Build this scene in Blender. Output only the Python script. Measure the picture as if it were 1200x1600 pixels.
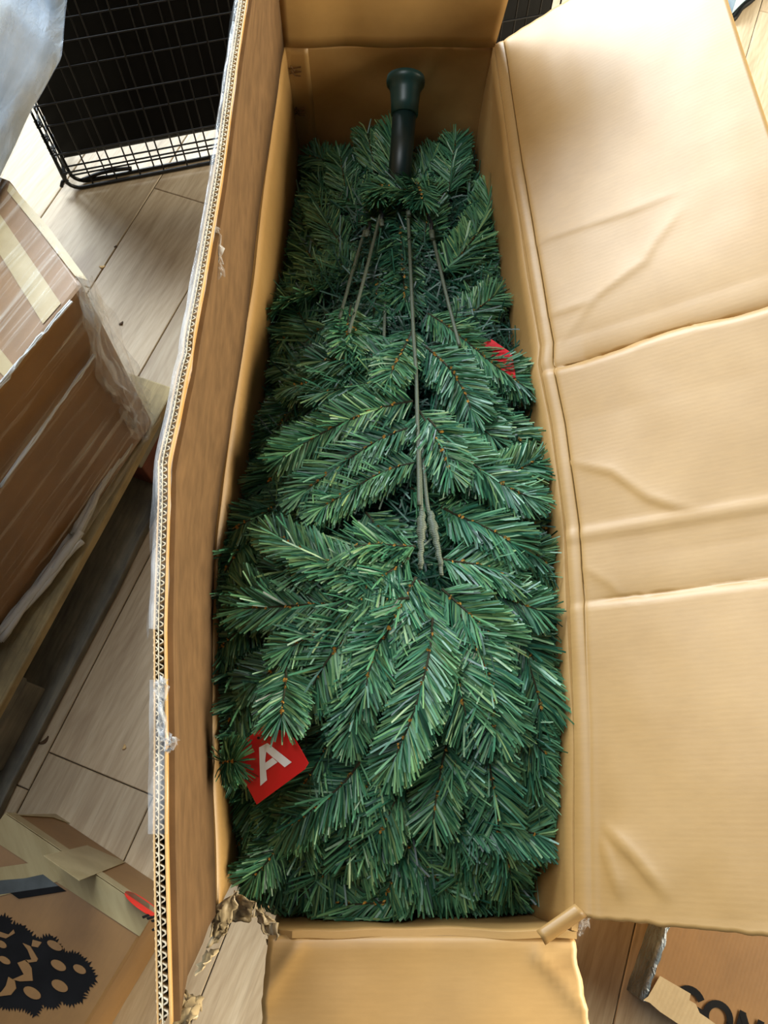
import bpy, bmesh, math, random
from math import sin, cos, pi, radians
from mathutils import Vector, Matrix, Euler, noise

for o in list(bpy.data.objects):
    bpy.data.objects.remove(o)
S = bpy.context.scene
COL = S.collection

# ------------------------------------------------------------------ camera
CH, TILT, FPX = 1.30, radians(21.8), 1200.0
cam = bpy.data.objects.new('camera', bpy.data.cameras.new('camera'))
COL.objects.link(cam)
cam.location = (0, 0, CH)
cam.rotation_euler = (TILT, 0, 0)
cam.data.sensor_fit = 'VERTICAL'
cam.data.sensor_height = 32.0
cam.data.lens = 32.0 * FPX / 1600.0
cam.data.clip_start = 0.02
S.camera = cam

# ------------------------------------------------------------------ light
w = bpy.data.worlds.new('world')
S.world = w
w.use_nodes = True
w.node_tree.nodes['Background'].inputs[0].default_value = (0.80, 0.90, 1.0, 1)
w.node_tree.nodes['Background'].inputs[1].default_value = 0.06

def area(name, loc, target, sx, sy, power, color):
    d = bpy.data.lights.new(name, 'AREA')
    d.shape = 'RECTANGLE'
    d.size, d.size_y, d.energy, d.color = sx, sy, power, color
    o = bpy.data.objects.new(name, d)
    COL.objects.link(o)
    o.location = loc
    o.rotation_euler = (Vector(target) - Vector(loc)).to_track_quat('-Z', 'Y').to_euler()
    return o
# far window daylight, an added overhead fill for the tree, warm light from the right
area('overhead_fill_light', (-0.75, 1.0, 3.0), (0.0, 0.35, 0.35), 1.3, 1.3, 42, (0.92, 0.97, 1.0))
area('far_window_daylight', (-1.15, 3.25, 2.1), (0.1, 0.5, 0.3), 2.5, 1.3, 310, (0.82, 0.92, 1.0))
area('side_lamp_light', (3.2, 0.30, 1.35), (0.0, 0.2, 0.5), 3.4, 0.9, 340, (1.0, 0.91, 0.72))  # warm tint chosen to turn the left flap golden

S.view_settings.view_transform = 'Standard'
S.view_settings.look = 'None'
S.view_settings.gamma = 1
S.view_settings.use_curve_mapping = False
S.view_settings.exposure = 0.0

# ------------------------------------------------------------------ helpers
R = random.Random(7)

def un(u, v, z):
    """photo point (1200x1600) -> world point at height z"""
    a, b = (u - 600) / FPX, (800 - v) / FPX
    d = Vector((a, b * cos(TILT) + sin(TILT), b * sin(TILT) - cos(TILT)))
    return Vector((0, 0, CH)) + d * ((z - CH) / d.z)

def lerp(a, b, t):
    return a + (b - a) * t

def interp(x, xs, ys):
    if x <= xs[0]: return ys[0]
    for i in range(1, len(xs)):
        if x <= xs[i]:
            return lerp(ys[i - 1], ys[i], (x - xs[i - 1]) / (xs[i] - xs[i - 1]))
    return ys[-1]

def nz(x, y=0, z=0):
    return noise.noise(Vector((x, y, z)))

def link_mesh(name, me, mat, parent=None):
    o = bpy.data.objects.new(name, me)
    COL.objects.link(o)
    if mat is not None and not me.materials:
        for m in (mat if isinstance(mat, (list, tuple)) else [mat]):
            me.materials.append(m)
    if parent: o.parent = parent
    return o

def mesh(name, verts, faces, mat, parent=None, smooth=False, mi=None):
    me = bpy.data.meshes.new(name)
    me.from_pydata([tuple(v) for v in verts], [], faces)
    me.update()
    if smooth:
        me.polygons.foreach_set('use_smooth', [True] * len(me.polygons))
    if mi: me.polygons.foreach_set('material_index', mi)
    return link_mesh(name, me, mat, parent)

def bm_obj(name, bm, mat, parent=None, smooth=False):
    me = bpy.data.meshes.new(name)
    bm.normal_update()
    bm.to_mesh(me); bm.free()
    if smooth:
        me.polygons.foreach_set('use_smooth', [True] * len(me.polygons))
    return link_mesh(name, me, mat, parent)

def root(name, label, cat, loc=(0, 0, 0), rz=0, group=None):
    o = bpy.data.objects.new(name, None)
    o.empty_display_size = 0.05
    COL.objects.link(o)
    o.location = loc; o.rotation_euler = (0, 0, rz)
    return tag(o, label, cat, group)

def tag(o, label, cat, group=None):
    o['label'] = label; o['category'] = cat
    if group: o['group'] = group
    return o

def sheet(name, P, nu, nv, th, mat, parent=None, smooth=True):
    """thin board of thickness th behind the surface P(u,v), u,v in 0..1"""
    g = [[Vector(P(i / nu, j / nv)) for j in range(nv + 1)] for i in range(nu + 1)]
    V, F = [], []
    W = nv + 1
    for i in range(nu + 1):
        for j in range(W):
            V.append(g[i][j])
    n0 = len(V)
    for i in range(nu + 1):
        for j in range(W):
            du = g[min(i + 1, nu)][j] - g[max(i - 1, 0)][j]
            dv = g[i][min(j + 1, nv)] - g[i][max(j - 1, 0)]
            n = du.cross(dv)
            n = n.normalized() if n.length > 1e-12 else Vector((0, 0, 1))
            V.append(g[i][j] - n * th)
    id_ = lambda i, j: i * W + j
    for i in range(nu):
        for j in range(nv):
            a, b, c, d = id_(i, j), id_(i + 1, j), id_(i + 1, j + 1), id_(i, j + 1)
            F.append((a, b, c, d)); F.append((d + n0, c + n0, b + n0, a + n0))
    ring = [id_(i, 0) for i in range(nu + 1)] + [id_(nu, j) for j in range(1, W)] + \
           [id_(i, nv) for i in range(nu - 1, -1, -1)] + [id_(0, j) for j in range(nv - 1, 0, -1)]
    for k in range(len(ring)):
        a, b = ring[k], ring[(k + 1) % len(ring)]
        F.append((b, a, a + n0, b + n0))
    o = mesh(name, V, F, mat, parent)
    if smooth:
        me = o.data
        fl = [True] * (2 * nu * nv) + [False] * len(ring)
        me.polygons.foreach_set('use_smooth', fl)
    return o

def skin(name, P, nu, nv, mat, parent=None, smooth=True):
    V = [Vector(P(i / nu, j / nv)) for i in range(nu + 1) for j in range(nv + 1)]
    W = nv + 1
    F = [(i * W + j, (i + 1) * W + j, (i + 1) * W + j + 1, i * W + j + 1) for i in range(nu) for j in range(nv)]
    return mesh(name, V, F, mat, parent, smooth)

def prism_data(poly_bot, poly_top):
    n = len(poly_bot)
    V = list(poly_bot) + list(poly_top)
    F = [tuple(range(n - 1, -1, -1)), tuple(range(n, 2 * n))]
    F += [(i, (i + 1) % n, n + (i + 1) % n, n + i) for i in range(n)]
    return V, F

def prism(name, pb, pt, mat, parent=None, bevel=0.0):
    bm = bmesh.new()
    V, F = prism_data(pb, pt)
    vs = [bm.verts.new(v) for v in V]
    for f in F: bm.faces.new([vs[i] for i in f])
    bmesh.ops.recalc_face_normals(bm, faces=bm.faces)
    if bevel:
        bmesh.ops.bevel(bm, geom=list(bm.edges), offset=bevel, segments=2, profile=0.6, affect='EDGES')
    return bm_obj(name, bm, mat, parent)

def tube_geo(path, rad, n=6, rough=0.0):
    V, F = [], []
    path = [Vector(p) for p in path]
    for i, p in enumerate(path):
        t = (path[min(i + 1, len(path) - 1)] - path[max(i - 1, 0)]).normalized()
        a = t.cross(Vector((0, 0, 1)))
        a = a.normalized() if a.length > 1e-4 else Vector((1, 0, 0))
        b = t.cross(a)
        r = rad(i / (len(path) - 1)) if callable(rad) else rad
        for k in range(n):
            q = 2 * pi * k / n
            V.append(p + (a * cos(q) + b * sin(q)) * r)
    for i in range(len(path) - 1):
        for k in range(n):
            F.append((i * n + k, i * n + (k + 1) % n, (i + 1) * n + (k + 1) % n, (i + 1) * n + k))
    F.append(tuple(range(n - 1, -1, -1)))
    F.append(tuple(range((len(path) - 1) * n, len(path) * n)))
    return V, F

def tube(name, path, rad, mat, parent=None, n=8):
    V, F = tube_geo(path, rad, n)
    return mesh(name, V, F, mat, parent, True)

def smooth_path(pts, n):
    """Catmull-Rom through pts"""
    pts = [Vector(p) for p in pts]
    out = []
    m = len(pts) - 1
    for k in range(n + 1):
        t = k / n * m
        i = min(int(t), m - 1); f = t - i
        p0, p1, p2, p3 = pts[max(i - 1, 0)], pts[i], pts[i + 1], pts[min(i + 2, m)]
        out.append(0.5 * ((2 * p1) + (p2 - p0) * f + (2 * p0 - 5 * p1 + 4 * p2 - p3) * f * f + (3 * p1 - p0 - 3 * p2 + p3) * f ** 3))
    return out

# ------------------------------------------------------------------ materials
class NT:
    def __init__(s, name):
        s.m = bpy.data.materials.new(name); s.m.use_nodes = True
        s.t = s.m.node_tree; s.b = s.t.nodes['Principled BSDF']
        s.out = s.t.nodes['Material Output']
    def n(s, kind, **kw):
        x = s.t.nodes.new(kind)
        for k, v in kw.items():
            if k.startswith('i_'): x.inputs[k[2:].replace('_', ' ')].default_value = v
            else: setattr(x, k, v)
        return x
    def l(s, a, b): s.t.links.new(a, b)
    def coords(s, scale, rot=(0, 0, 0), kind='Object', random_shift=False):
        tc = s.n('ShaderNodeTexCoord'); mp = s.n('ShaderNodeMapping')
        mp.inputs['Scale'].default_value = scale
        rt = s.n('ShaderNodeMapping'); rt.inputs['Rotation'].default_value = rot
        s.l(tc.outputs[kind], rt.inputs['Vector']); s.l(rt.outputs['Vector'], mp.inputs['Vector'])
        if random_shift:
            oi = s.n('ShaderNodeObjectInfo'); mu = s.n('ShaderNodeMath', operation='MULTIPLY'); mu.inputs[1].default_value = 37.0
            s.l(oi.outputs['Random'], mu.inputs[0])
            cb = s.n('ShaderNodeCombineXYZ'); s.l(mu.outputs[0], cb.inputs[0]); s.l(mu.outputs[0], cb.inputs[1])
            s.l(cb.outputs[0], mp.inputs['Location'])
        return mp.outputs['Vector']
    def noise(s, vec, scale, detail=4, rough=0.55, dist=0.0):
        x = s.n('ShaderNodeTexNoise'); x.inputs['Scale'].default_value = scale
        x.inputs['Detail'].default_value = detail; x.inputs['Roughness'].default_value = rough
        x.inputs['Distortion'].default_value = dist
        s.l(vec, x.inputs['Vector']); return x.outputs['Fac']
    def ramp(s, fac, stops):
        x = s.n('ShaderNodeValToRGB'); e = x.color_ramp.elements
        while len(e) < len(stops): e.new(0.5)
        for el, (p, c) in zip(e, stops):
            el.position = p; el.color = (c[0], c[1], c[2], 1) if not isinstance(c, float) else (c, c, c, 1)
        s.l(fac, x.inputs['Fac']); return x.outputs['Color']
    def mix(s, fac, a, b, mode='MIX'):
        x = s.n('ShaderNodeMix', data_type='RGBA', blend_type=mode)
        for v, i in ((fac, 0), (a, 6), (b, 7)):
            if isinstance(v, (int, float)): x.inputs[i].default_value = v
            elif isinstance(v, tuple): x.inputs[i].default_value = (*v, 1) if len(v) == 3 else v
            else: s.l(v, x.inputs[i])
        return x.outputs[2]
    def bump(s, h, strength, dist=0.001):
        x = s.n('ShaderNodeBump'); x.inputs['Strength'].default_value = strength; x.inputs['Distance'].default_value = dist
        s.l(h, x.inputs['Height']); s.l(x.outputs['Normal'], s.b.inputs['Normal']); return x
    def set(s, **kw):
        for k, v in kw.items():
            i = s.b.inputs[k.replace('_', ' ')]
            if isinstance(v, bpy.types.NodeSocket): s.l(v, i)
            else: i.default_value = (*v, 1) if isinstance(v, tuple) and len(v) == 3 else v
        return s

def srgb(r, g, b):
    f = lambda c: (c / 255 / 12.92) if c <= 10 else ((c / 255 + 0.055) / 1.055) ** 2.4
    return (f(r), f(g), f(b))

def mat_card(name, base, dark, flute_rot=0.0, flute=0.35):
    m = NT(name)
    v = m.coords((1, 1, 1))
    blot = m.noise(v, 9, 5, 0.6)
    fib = m.noise(m.coords((260, 40, 60), (0, 0, flute_rot)), 1.0, 3, 0.6)
    c = m.ramp(blot, [(0.3, dark), (0.72, base)])
    c = m.mix(0.12, c, m.ramp(fib, [(0.3, tuple(x * 0.62 for x in base)), (0.7, tuple(min(1, x * 1.12) for x in base))]))
    m.set(Base_Color=c, Roughness=0.48)
    m.b.inputs['Specular IOR Level'].default_value = 0.7
    wv = m.n('ShaderNodeTexWave', wave_type='BANDS', bands_direction='X')
    wv.inputs['Scale'].default_value = 55; wv.inputs['Distortion'].default_value = 1.2; wv.inputs['Detail'].default_value = 1
    m.l(m.coords((1, 1, 1), (0, 0, flute_rot)), wv.inputs['Vector'])
    mx = m.mix(0.8, wv.outputs['Fac'], m.noise(v, 120, 6, 0.7))
    m.bump(mx, flute, 0.0012)
    return m.m

CARD = mat_card('cardboard_inside', srgb(184, 145, 88), srgb(170, 131, 74), radians(90), 0.08)
CARD_OUT = mat_card('cardboard_outside', srgb(196, 160, 108), srgb(176, 138, 88), 0, 0.2)
CARD_BROWN = mat_card('cardboard_brown', srgb(140, 102, 54), srgb(118, 84, 42), radians(27), 0.1)
CARD_DEEP = mat_card('cardboard_deep', srgb(142, 101, 48), srgb(118, 82, 36), radians(27), 0.1)
PAPER_TORN = mat_card('torn_kraft', srgb(186, 166, 128), srgb(156, 134, 98), 0.6, 0.2)

m = NT('fluting'); v = m.coords((1, 1, 1))
m.set(Base_Color=m.ramp(m.noise(v, 60), [(0.3, srgb(190, 172, 140)), (0.7, srgb(226, 212, 184))]), Roughness=0.85); FLUTE = m.m

def mat_wood(name, c0, c1, c2, knots, scale=1.0, rough=0.5, grime=None, bumpk=0.3):
    m = NT(name)
    vec = m.coords((1.2 * scale, 14 * scale, 8 * scale), random_shift=True)
    g = m.noise(vec, 3.0, 9, 0.66, 0.0)
    fine = m.noise(m.coords((7 * scale, 260 * scale, 60), random_shift=True), 1.0, 3, 0.6)
    wv = m.n('ShaderNodeTexWave', wave_type='RINGS', rings_direction='Z')
    wv.inputs['Scale'].default_value = 5; wv.inputs['Distortion'].default_value = 5; wv.inputs['Detail'].default_value = 2
    wv.inputs['Detail Scale'].default_value = 1.2
    m.l(m.coords((1.6 * scale, 7 * scale, 1), random_shift=True), wv.inputs['Vector'])
    c = m.ramp(g, [(0.28, c0), (0.52, c1), (0.75, c2)])
    c = m.mix(0.10, c, m.ramp(wv.outputs['Fac'], [(0.1, c0), (0.7, c2)]))
    c = m.mix(m.ramp(fine, [(0.30, 0.35), (0.48, 0.0)]), c, tuple(x * 0.7 for x in c0))
    kn = m.noise(m.coords((2.2 * scale, 5 * scale, 1), random_shift=True), 1.6, 2, 0.5)
    c = m.mix(m.ramp(kn, [(0.60, 0.0), (0.76, 0.7)]), c, knots)
    oi = m.n('ShaderNodeObjectInfo')
    c = m.mix(0.5, c, m.ramp(oi.outputs['Random'], [(0.0, (0.80, 0.80, 0.80)), (1.0, (1.12, 1.1, 1.08))]), 'MULTIPLY')
    if grime:
        gr = m.noise(m.coords((1, 1, 1), kind='Object'), 9, 5, 0.65)
        c = m.mix(m.ramp(gr, [(0.45, 0.0), (0.75, 0.8)]), c, grime)
    m.set(Base_Color=c, Roughness=rough)
    m.bump(m.mix(0.5, fine, g), bumpk, 0.001)
    return m.m
OAK = mat_wood('oak_laminate', srgb(156, 134, 104), srgb(182, 162, 132), srgb(202, 186, 158), srgb(124, 98, 72), 1.0, 0.55, None, 0.06)
PALLET = mat_wood('pallet_wood', srgb(128, 114, 82), srgb(170, 154, 114), srgb(196, 180, 138), srgb(60, 56, 50), 1.0, 0.8, srgb(86, 84, 70), 0.6)
PALLET_GREY = mat_wood('pallet_wood_grey', srgb(84, 84, 80), srgb(120, 120, 112), srgb(150, 146, 130), srgb(40, 42, 44), 1.0, 0.8, srgb(52, 58, 62), 0.6)
PALLET_RED = mat_wood('pallet_block_wood', srgb(84, 42, 28), srgb(116, 62, 42), srgb(140, 84, 58), srgb(50, 26, 20), 1.0, 0.85, srgb(60, 36, 28), 0.6)

def mat_plain(name, col, rough, spec=0.5, metal=0.0, coat=0.0, var=0.0):
    m = NT(name)
    c = col
    if var:
        c = m.ramp(m.noise(m.coords((1, 1, 1)), 30, 5), [(0.3, tuple(x * (1 - var) for x in col)), (0.7, tuple(min(1, x * (1 + var)) for x in col))])
    m.set(Base_Color=c, Roughness=rough, Metallic=metal)
    m.b.inputs['Specular IOR Level'].default_value = spec
    m.b.inputs['Coat Weight'].default_value = coat
    return m.m
BLACK_WIRE = mat_plain('black_enamel', srgb(10, 11, 12), 0.35, 0.4, 0, 0.0, 0.2)
BLACK_PLASTIC = mat_plain('black_plastic', srgb(6, 7, 8), 0.5, 0.12, 0, 0, 0.2)
POLE = mat_plain('dark_green_pole', srgb(10, 34, 32), 0.42, 0.5, 0, 0, 0.15)
POLE_CAP = mat_plain('green_plastic', srgb(24, 58, 54), 0.4, 0.5, 0, 0, 0.12)
RED_CARD = mat_plain('red_gloss_card', srgb(206, 12, 24), 0.34, 0.5, 0, 0.3, 0.06)
RED_INK = mat_plain('red_sticker', srgb(226, 34, 20), 0.5, 0.4, 0, 0, 0.05)
WHITE_INK = mat_plain('white_print', srgb(236, 238, 236), 0.4, 0.4, 0, 0, 0.03)
BLACK_INK = mat_plain('black_print', srgb(20, 20, 22), 0.8, 0.12, 0, 0, 0.25)
GREY_INK = mat_plain('blue_grey_print', srgb(66, 72, 74), 0.45, 0.4, 0, 0, 0.3)
STAPLE = mat_plain('staple_metal', srgb(112, 84, 54), 0.4, 0.5, 0.7, 0, 0.2)
DARK_CLIP = mat_plain('dark_clip', srgb(20, 24, 24), 0.5, 0.4, 0, 0, 0.2)
PALE_BLUE = mat_plain('pale_blue_board', srgb(166, 186, 196), 0.45, 0.4, 0, 0, 0.1)
BEIGE = mat_plain('beige_board', srgb(176, 170, 134), 0.6, 0.4, 0, 0, 0.1)
CHIP = mat_plain('chip_wood', srgb(190, 160, 112), 0.8, 0.3, 0, 0, 0.2)
CHIP_DARK = mat_plain('chip_bark', srgb(76, 56, 36), 0.8, 0.3, 0, 0, 0.2)
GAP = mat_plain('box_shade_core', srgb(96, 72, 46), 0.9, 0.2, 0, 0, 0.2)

# thread-wrapped branch wire
m = NT('thread_wrapped_wire')
wv = m.n('ShaderNodeTexWave', wave_type='BANDS', bands_direction='Y')
wv.inputs['Scale'].default_value = 140; wv.inputs['Distortion'].default_value = 2.0; wv.inputs['Detail'].default_value = 2
m.l(m.coords((1, 1, 1)), wv.inputs['Vector'])
m.set(Base_Color=m.ramp(wv.outputs['Fac'], [(0.2, srgb(40, 54, 44)), (0.8, srgb(112, 122, 102))]), Roughness=0.55)
m.bump(wv.outputs['Fac'], 0.35, 0.0006); THREAD = m.m

# needles: the colour of each strip comes from a per-needle attribute
m = NT('pvc_needle')
at = m.n('ShaderNodeAttribute', attribute_name='tone')
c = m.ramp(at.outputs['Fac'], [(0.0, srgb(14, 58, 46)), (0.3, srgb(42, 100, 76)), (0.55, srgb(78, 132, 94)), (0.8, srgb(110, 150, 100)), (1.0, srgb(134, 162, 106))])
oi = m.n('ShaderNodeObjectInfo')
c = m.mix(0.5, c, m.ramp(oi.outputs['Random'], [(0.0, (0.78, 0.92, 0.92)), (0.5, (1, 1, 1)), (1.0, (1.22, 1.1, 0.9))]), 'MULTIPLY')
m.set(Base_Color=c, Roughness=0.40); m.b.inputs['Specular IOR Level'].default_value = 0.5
NEEDLE = m.m
STEM = mat_plain('twisted_stem', srgb(50, 48, 30), 0.7, 0.3, 0, 0, 0.3)
BUD = mat_plain('brown_bud', srgb(184, 136, 58), 0.6, 0.3, 0, 0, 0.3)

def mat_film(name, streak_scale, rot, lo, hi, tint, base, rough=0.16, bump=0.5):
    """clear stretch film: mostly see-through, with stretched glossy streaks"""
    m = NT(name)
    v = m.coords(streak_scale, rot)
    n1 = m.noise(v, 1.0, 5, 0.62, 0.4)
    n2 = m.noise(m.coords((7, 7, 7)), 1.0, 4, 0.6)
    fac = m.ramp(n1, [(lo, base), (hi, 0.62)])
    fac = m.mix(0.55, fac, m.ramp(n2, [(0.35, 0.0), (0.7, 1.0)]), 'MULTIPLY')
    m.set(Base_Color=tint, Roughness=rough)
    m.b.inputs['Specular IOR Level'].default_value = 0.8
    m.bump(n1, bump, 0.004)
    tr = m.n('ShaderNodeBsdfTransparent'); mx = m.n('ShaderNodeMixShader')
    m.l(fac, mx.inputs[0]); m.l(tr.outputs[0], mx.inputs[1]); m.l(m.b.outputs[0], mx.inputs[2])
    m.l(mx.outputs[0], m.out.inputs['Surface'])
    return m.m
FILM = mat_film('stretch_film', (2.2, 110, 60), (0, 0, radians(117.0)), 0.52, 0.70, (0.74, 0.74, 0.66), 0.02)
FILM_BUNCH = mat_film('bunched_film', (50, 50, 22), (0.4, 0.3, 0), 0.38, 0.66, (0.80, 0.78, 0.72), 0.20, 0.14, 0.9)
FILM_WHITE = mat_film('layered_film', (70, 8, 26), (0, 0, radians(8)), 0.38, 0.60, (0.72, 0.84, 0.98), 0.25, 0.16, 1.0)  # bluish tint stands in for the window reflected in the film
TAPE_CLEAR = mat_film('clear_tape', (40, 6, 40), (0, 0, 0), 0.38, 0.66, (0.80, 0.82, 0.84), 0.12, 0.1, 0.6)
m = NT('tan_tape'); v = m.coords((1, 1, 1))
m.set(Base_Color=m.ramp(m.noise(v, 24, 5), [(0.3, srgb(170, 150, 110)), (0.7, srgb(190, 172, 132))]), Roughness=0.3)
m.bump(m.noise(v, 40, 4), 0.15, 0.001); TAN_TAPE = m.m
m = NT('olive_tape'); v = m.coords((1, 1, 1))
m.set(Base_Color=m.ramp(m.noise(m.coords((60, 8, 20), (0, 0, radians(-30))), 1, 5), [(0.3, srgb(138, 122, 84)), (0.7, srgb(164, 150, 112))]), Roughness=0.3)
m.bump(m.noise(v, 40, 4), 0.2, 0.001); OLIVE_TAPE = m.m
m = NT('silver_tape'); v = m.coords((1, 1, 1))
m.set(Base_Color=m.ramp(m.noise(m.coords((30, 12, 20)), 1, 5), [(0.3, srgb(62, 72, 80)), (0.7, srgb(118, 130, 138))]), Roughness=0.18)
m.b.inputs['Specular IOR Level'].default_value = 0.9
m.bump(m.noise(m.coords((60, 22, 40)), 1, 4, 0.6, 1.5), 1.0, 0.006); SILVER = m.m

# ------------------------------------------------------------------ floor
floor = prism('floor', [Vector(p) for p in ((-3.2, -2.2, -.03), (3.2, -2.2, -.03), (3.2, 4.4, -.03), (-3.2, 4.4, -.03))],
              [Vector(p) for p in ((-3.2, -2.2, -.009), (3.2, -2.2, -.009), (3.2, 4.4, -.009), (-3.2, 4.4, -.009))],
              mat_plain('floor_core', srgb(70, 58, 46), 0.9))
floor['kind'] = 'structure'; floor['label'] = 'pale oak laminate floor of staggered boards'
PA = radians(-110.6)
pu, pn = Vector((cos(PA), sin(PA), 0)), Vector((-sin(PA), cos(PA), 0))
PW, PL = 0.19, 1.285
bm = bmesh.new()
bmesh.ops.create_cube(bm, size=1.0)
for v_ in bm.verts: v_.co = Vector((v_.co.x * (PL - 0.0016), v_.co.y * (PW - 0.0016), v_.co.z * 0.009 - 0.0045))
bmesh.ops.bevel(bm, geom=[e for e in bm.edges if all(v_.co.z > -0.001 for v_ in e.verts)], offset=0.0014, segments=1, affect='EDGES')
plank_me = bpy.data.meshes.new('plank'); bm.to_mesh(plank_me); bm.free(); plank_me.materials.append(OAK)
rows = range(-13, 14)
for k in rows:
    # row k spans s in [-0.92,-0.73] for k = 0 (along pn = (0.936,-0.352))
    sc = -0.925 + PW * (k + 0.5)
    off = {0: -1.026, 2: 0.097}.get(k, R.uniform(0, PL))
    for j in range(-3, 4):
        rc = off + PL * (j + 0.5)
        c_ = pn * sc + pu * rc
        if -1.75 < c_.x < 1.75 and -1.2 < c_.y < 3.1:
            o = bpy.data.objects.new('plank', plank_me); COL.objects.link(o)
            o.location = c_; o.rotation_euler = (0, 0, PA); o.parent = floor

# ------------------------------------------------------------------ the open carton
BOX = root('cardboard_box', 'long open cardboard box with all flaps spread, holding the green tree', 'box')
H = 0.36
RY = [-.113, -.094, .10, .246, .349, .50, .575, .60, .63, .961, 1.24, 1.26]
RX = [.209, .213, .229, .237, .241, .236, .229, .226, .231, .210, .197, .196]
LY = [-.113, .055, .206, .344, .421, .657, .961, 1.212, 1.26]
LX = [-.187, -.205, -.218, -.224, -.222, -.208, -.195, -.183, -.178]
rx = lambda y: interp(y, RY, RX)
lx = lambda y: interp(y, LY, LX)
Y0, Y1 = -.113, 1.255

def right_panel(u, v):
    y = lerp(Y1, Y0, u); t = v ** 1.6
    x = lerp(.186, rx(y) + 0.0, t) + 0.004 * nz(y * 6, v * 2, 3.1)
    return (x, y, 0.012 + v * (H - 0.012))
sheet('side_panel', right_panel, 90, 12, -0.007, CARD, BOX)
def left_panel(u, v):
    y = lerp(interp(v, [0, .5, .8, 1], [-.11, -.085, -.065, -.097]), Y1, u); t = v ** 1.6
    x = lerp(-.176, lx(y), t) + 0.004 * nz(y * 6, v * 2, 8.1)
    if u == 0: y += 0.012 * nz(v * 14, 4.2)
    return (x, y, 0.012 + v * (H - 0.012))
sheet('side_panel', left_panel, 90, 12, -0.007, CARD, BOX)
def far_panel(u, v):
    x = lerp(-.178, .192, u)
    y = Y1 + 0.006 * nz(u * 4, v * 4, 2.2) + 0.01 * sin(pi * u) * v
    z = 0.012 + v * (H - 0.012)
    d = abs((u - 0.62) * 0.9 - (v - 0.72) * 0.5)     # soft diagonal crease
    y -= 0.004 * max(0, 1 - d / 0.03)
    return (x, y, z)
sheet('end_panel', far_panel, 48, 30, -0.007, CARD, BOX)
def near_panel(u, v):
    x = lerp(.208, -.124 - 0.03 * (1 - v), u)
    return (x, Y0 - 0.006 + 0.003 * nz(u * 6, v * 3, 5.5) , 0.012 + v * (H - 0.012 - 0.02 * max(0, u - 0.93) / 0.07))
sheet('end_panel', near_panel, 40, 12, -0.007, CARD, BOX)
def bottom(u, v):
    return (lerp(-.186, .196, u), lerp(Y0 - .01, Y1 + .01, v), 0.0115)
sheet('bottom_panel', bottom, 2, 2, 0.008, CARD, BOX, False)
# glued joint strip at the far left corner, with two crossed staples
def glue_strip(u, v):
    return (lerp(-.186, -.133, u), Y1 - 0.0035 + 0.006 * nz(u * .6, v * 4, 2.2), 0.03 + v * (H - 0.032))
sheet('glue_strip', glue_strip, 6, 20, -0.002, CARD, BOX)
for pz in (0.317, 0.232):
    st = bpy.data.objects.new('staple', None)
    px_, py_ = -.158, Y1 - 0.010
    V, F = [], []
    for dx, dz in ((0, 0.004), (0, -0.005)):
        for seg in ([(-.011, .0), (.010, .004)], [(-.008, .006), (-.002, -.004), (.008, -.005)]):
            v2, f2 = tube_geo([(px_ + a, py_ - 0.002, pz + b + dz) for a, b in seg], 0.0013, 5)
            F += [tuple(i + len(V) for i in f) for f in f2]; V += v2
    bpy.data.objects.remove(st)
    mesh('staple', V, F, STAPLE, BOX)

# right long flap: leans up and out, dented by cross creases
PHY, PHA = [-.11, .1, .3, .59, 1.24], [35, 33, 30, 34, 37]
FW = 0.345
CR = [([(.804, .003), (.808, .039), (.796, .159), (.796, .222)], .0012), ([(.62, .021), (.68, .087), (.708, .159), (.728, .174), (.768, .222)], .0014),
      ([(.676, .009), (.676, .084)], .001), ([(.444, .012), (.416, .069), (.372, .108), (.356, .135), (.348, .162)], .0018),
      ([(-.008, .033), (-.04, .069), (-.076, .099)], .003), ([(.30, .012), (.27, .05), (.24, .07)], .0008), ([(-.02, .03), (-.08, .05)], .002)]
def seg_d(p, pl):
    best = 9
    for (a, b), (c, d) in zip(pl[:-1], pl[1:]):
        ab = Vector((c - a, d - b)); ap = Vector((p[0] - a, p[1] - b))
        t = max(0, min(1, ap.dot(ab) / ab.length_squared))
        q = ap - ab * t
        side = 1 if ab.x * ap.y - ab.y * ap.x > 0 else -1
        if q.length < abs(best): best = q.length * side
    return best
def seg_k(p, pl):
    best, fade = 9, 0
    n = len(pl) - 1
    for k in range(n):
        (a, b), (c, d) = pl[k], pl[k + 1]
        abx, aby, apx, apy = c - a, d - b, p[0] - a, p[1] - b
        l2 = abx * abx + aby * aby
        t0 = (apx * abx + apy * aby) / l2
        t = max(0, min(1, t0))
        q = math.hypot(apx - abx * t, apy - aby * t)
        if q < abs(best):
            best = q * (1 if abx * apy - aby * apx > 0 else -1)
            g = (k + t) / n
            over = max(0, -t0 if k == 0 else 0, t0 - 1 if k == n - 1 else 0) * math.sqrt(l2)
            fade = min(1, .15 + 4 * g * (1 - g)) * math.exp(-(over / .006) ** 2)
    return best, fade
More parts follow.
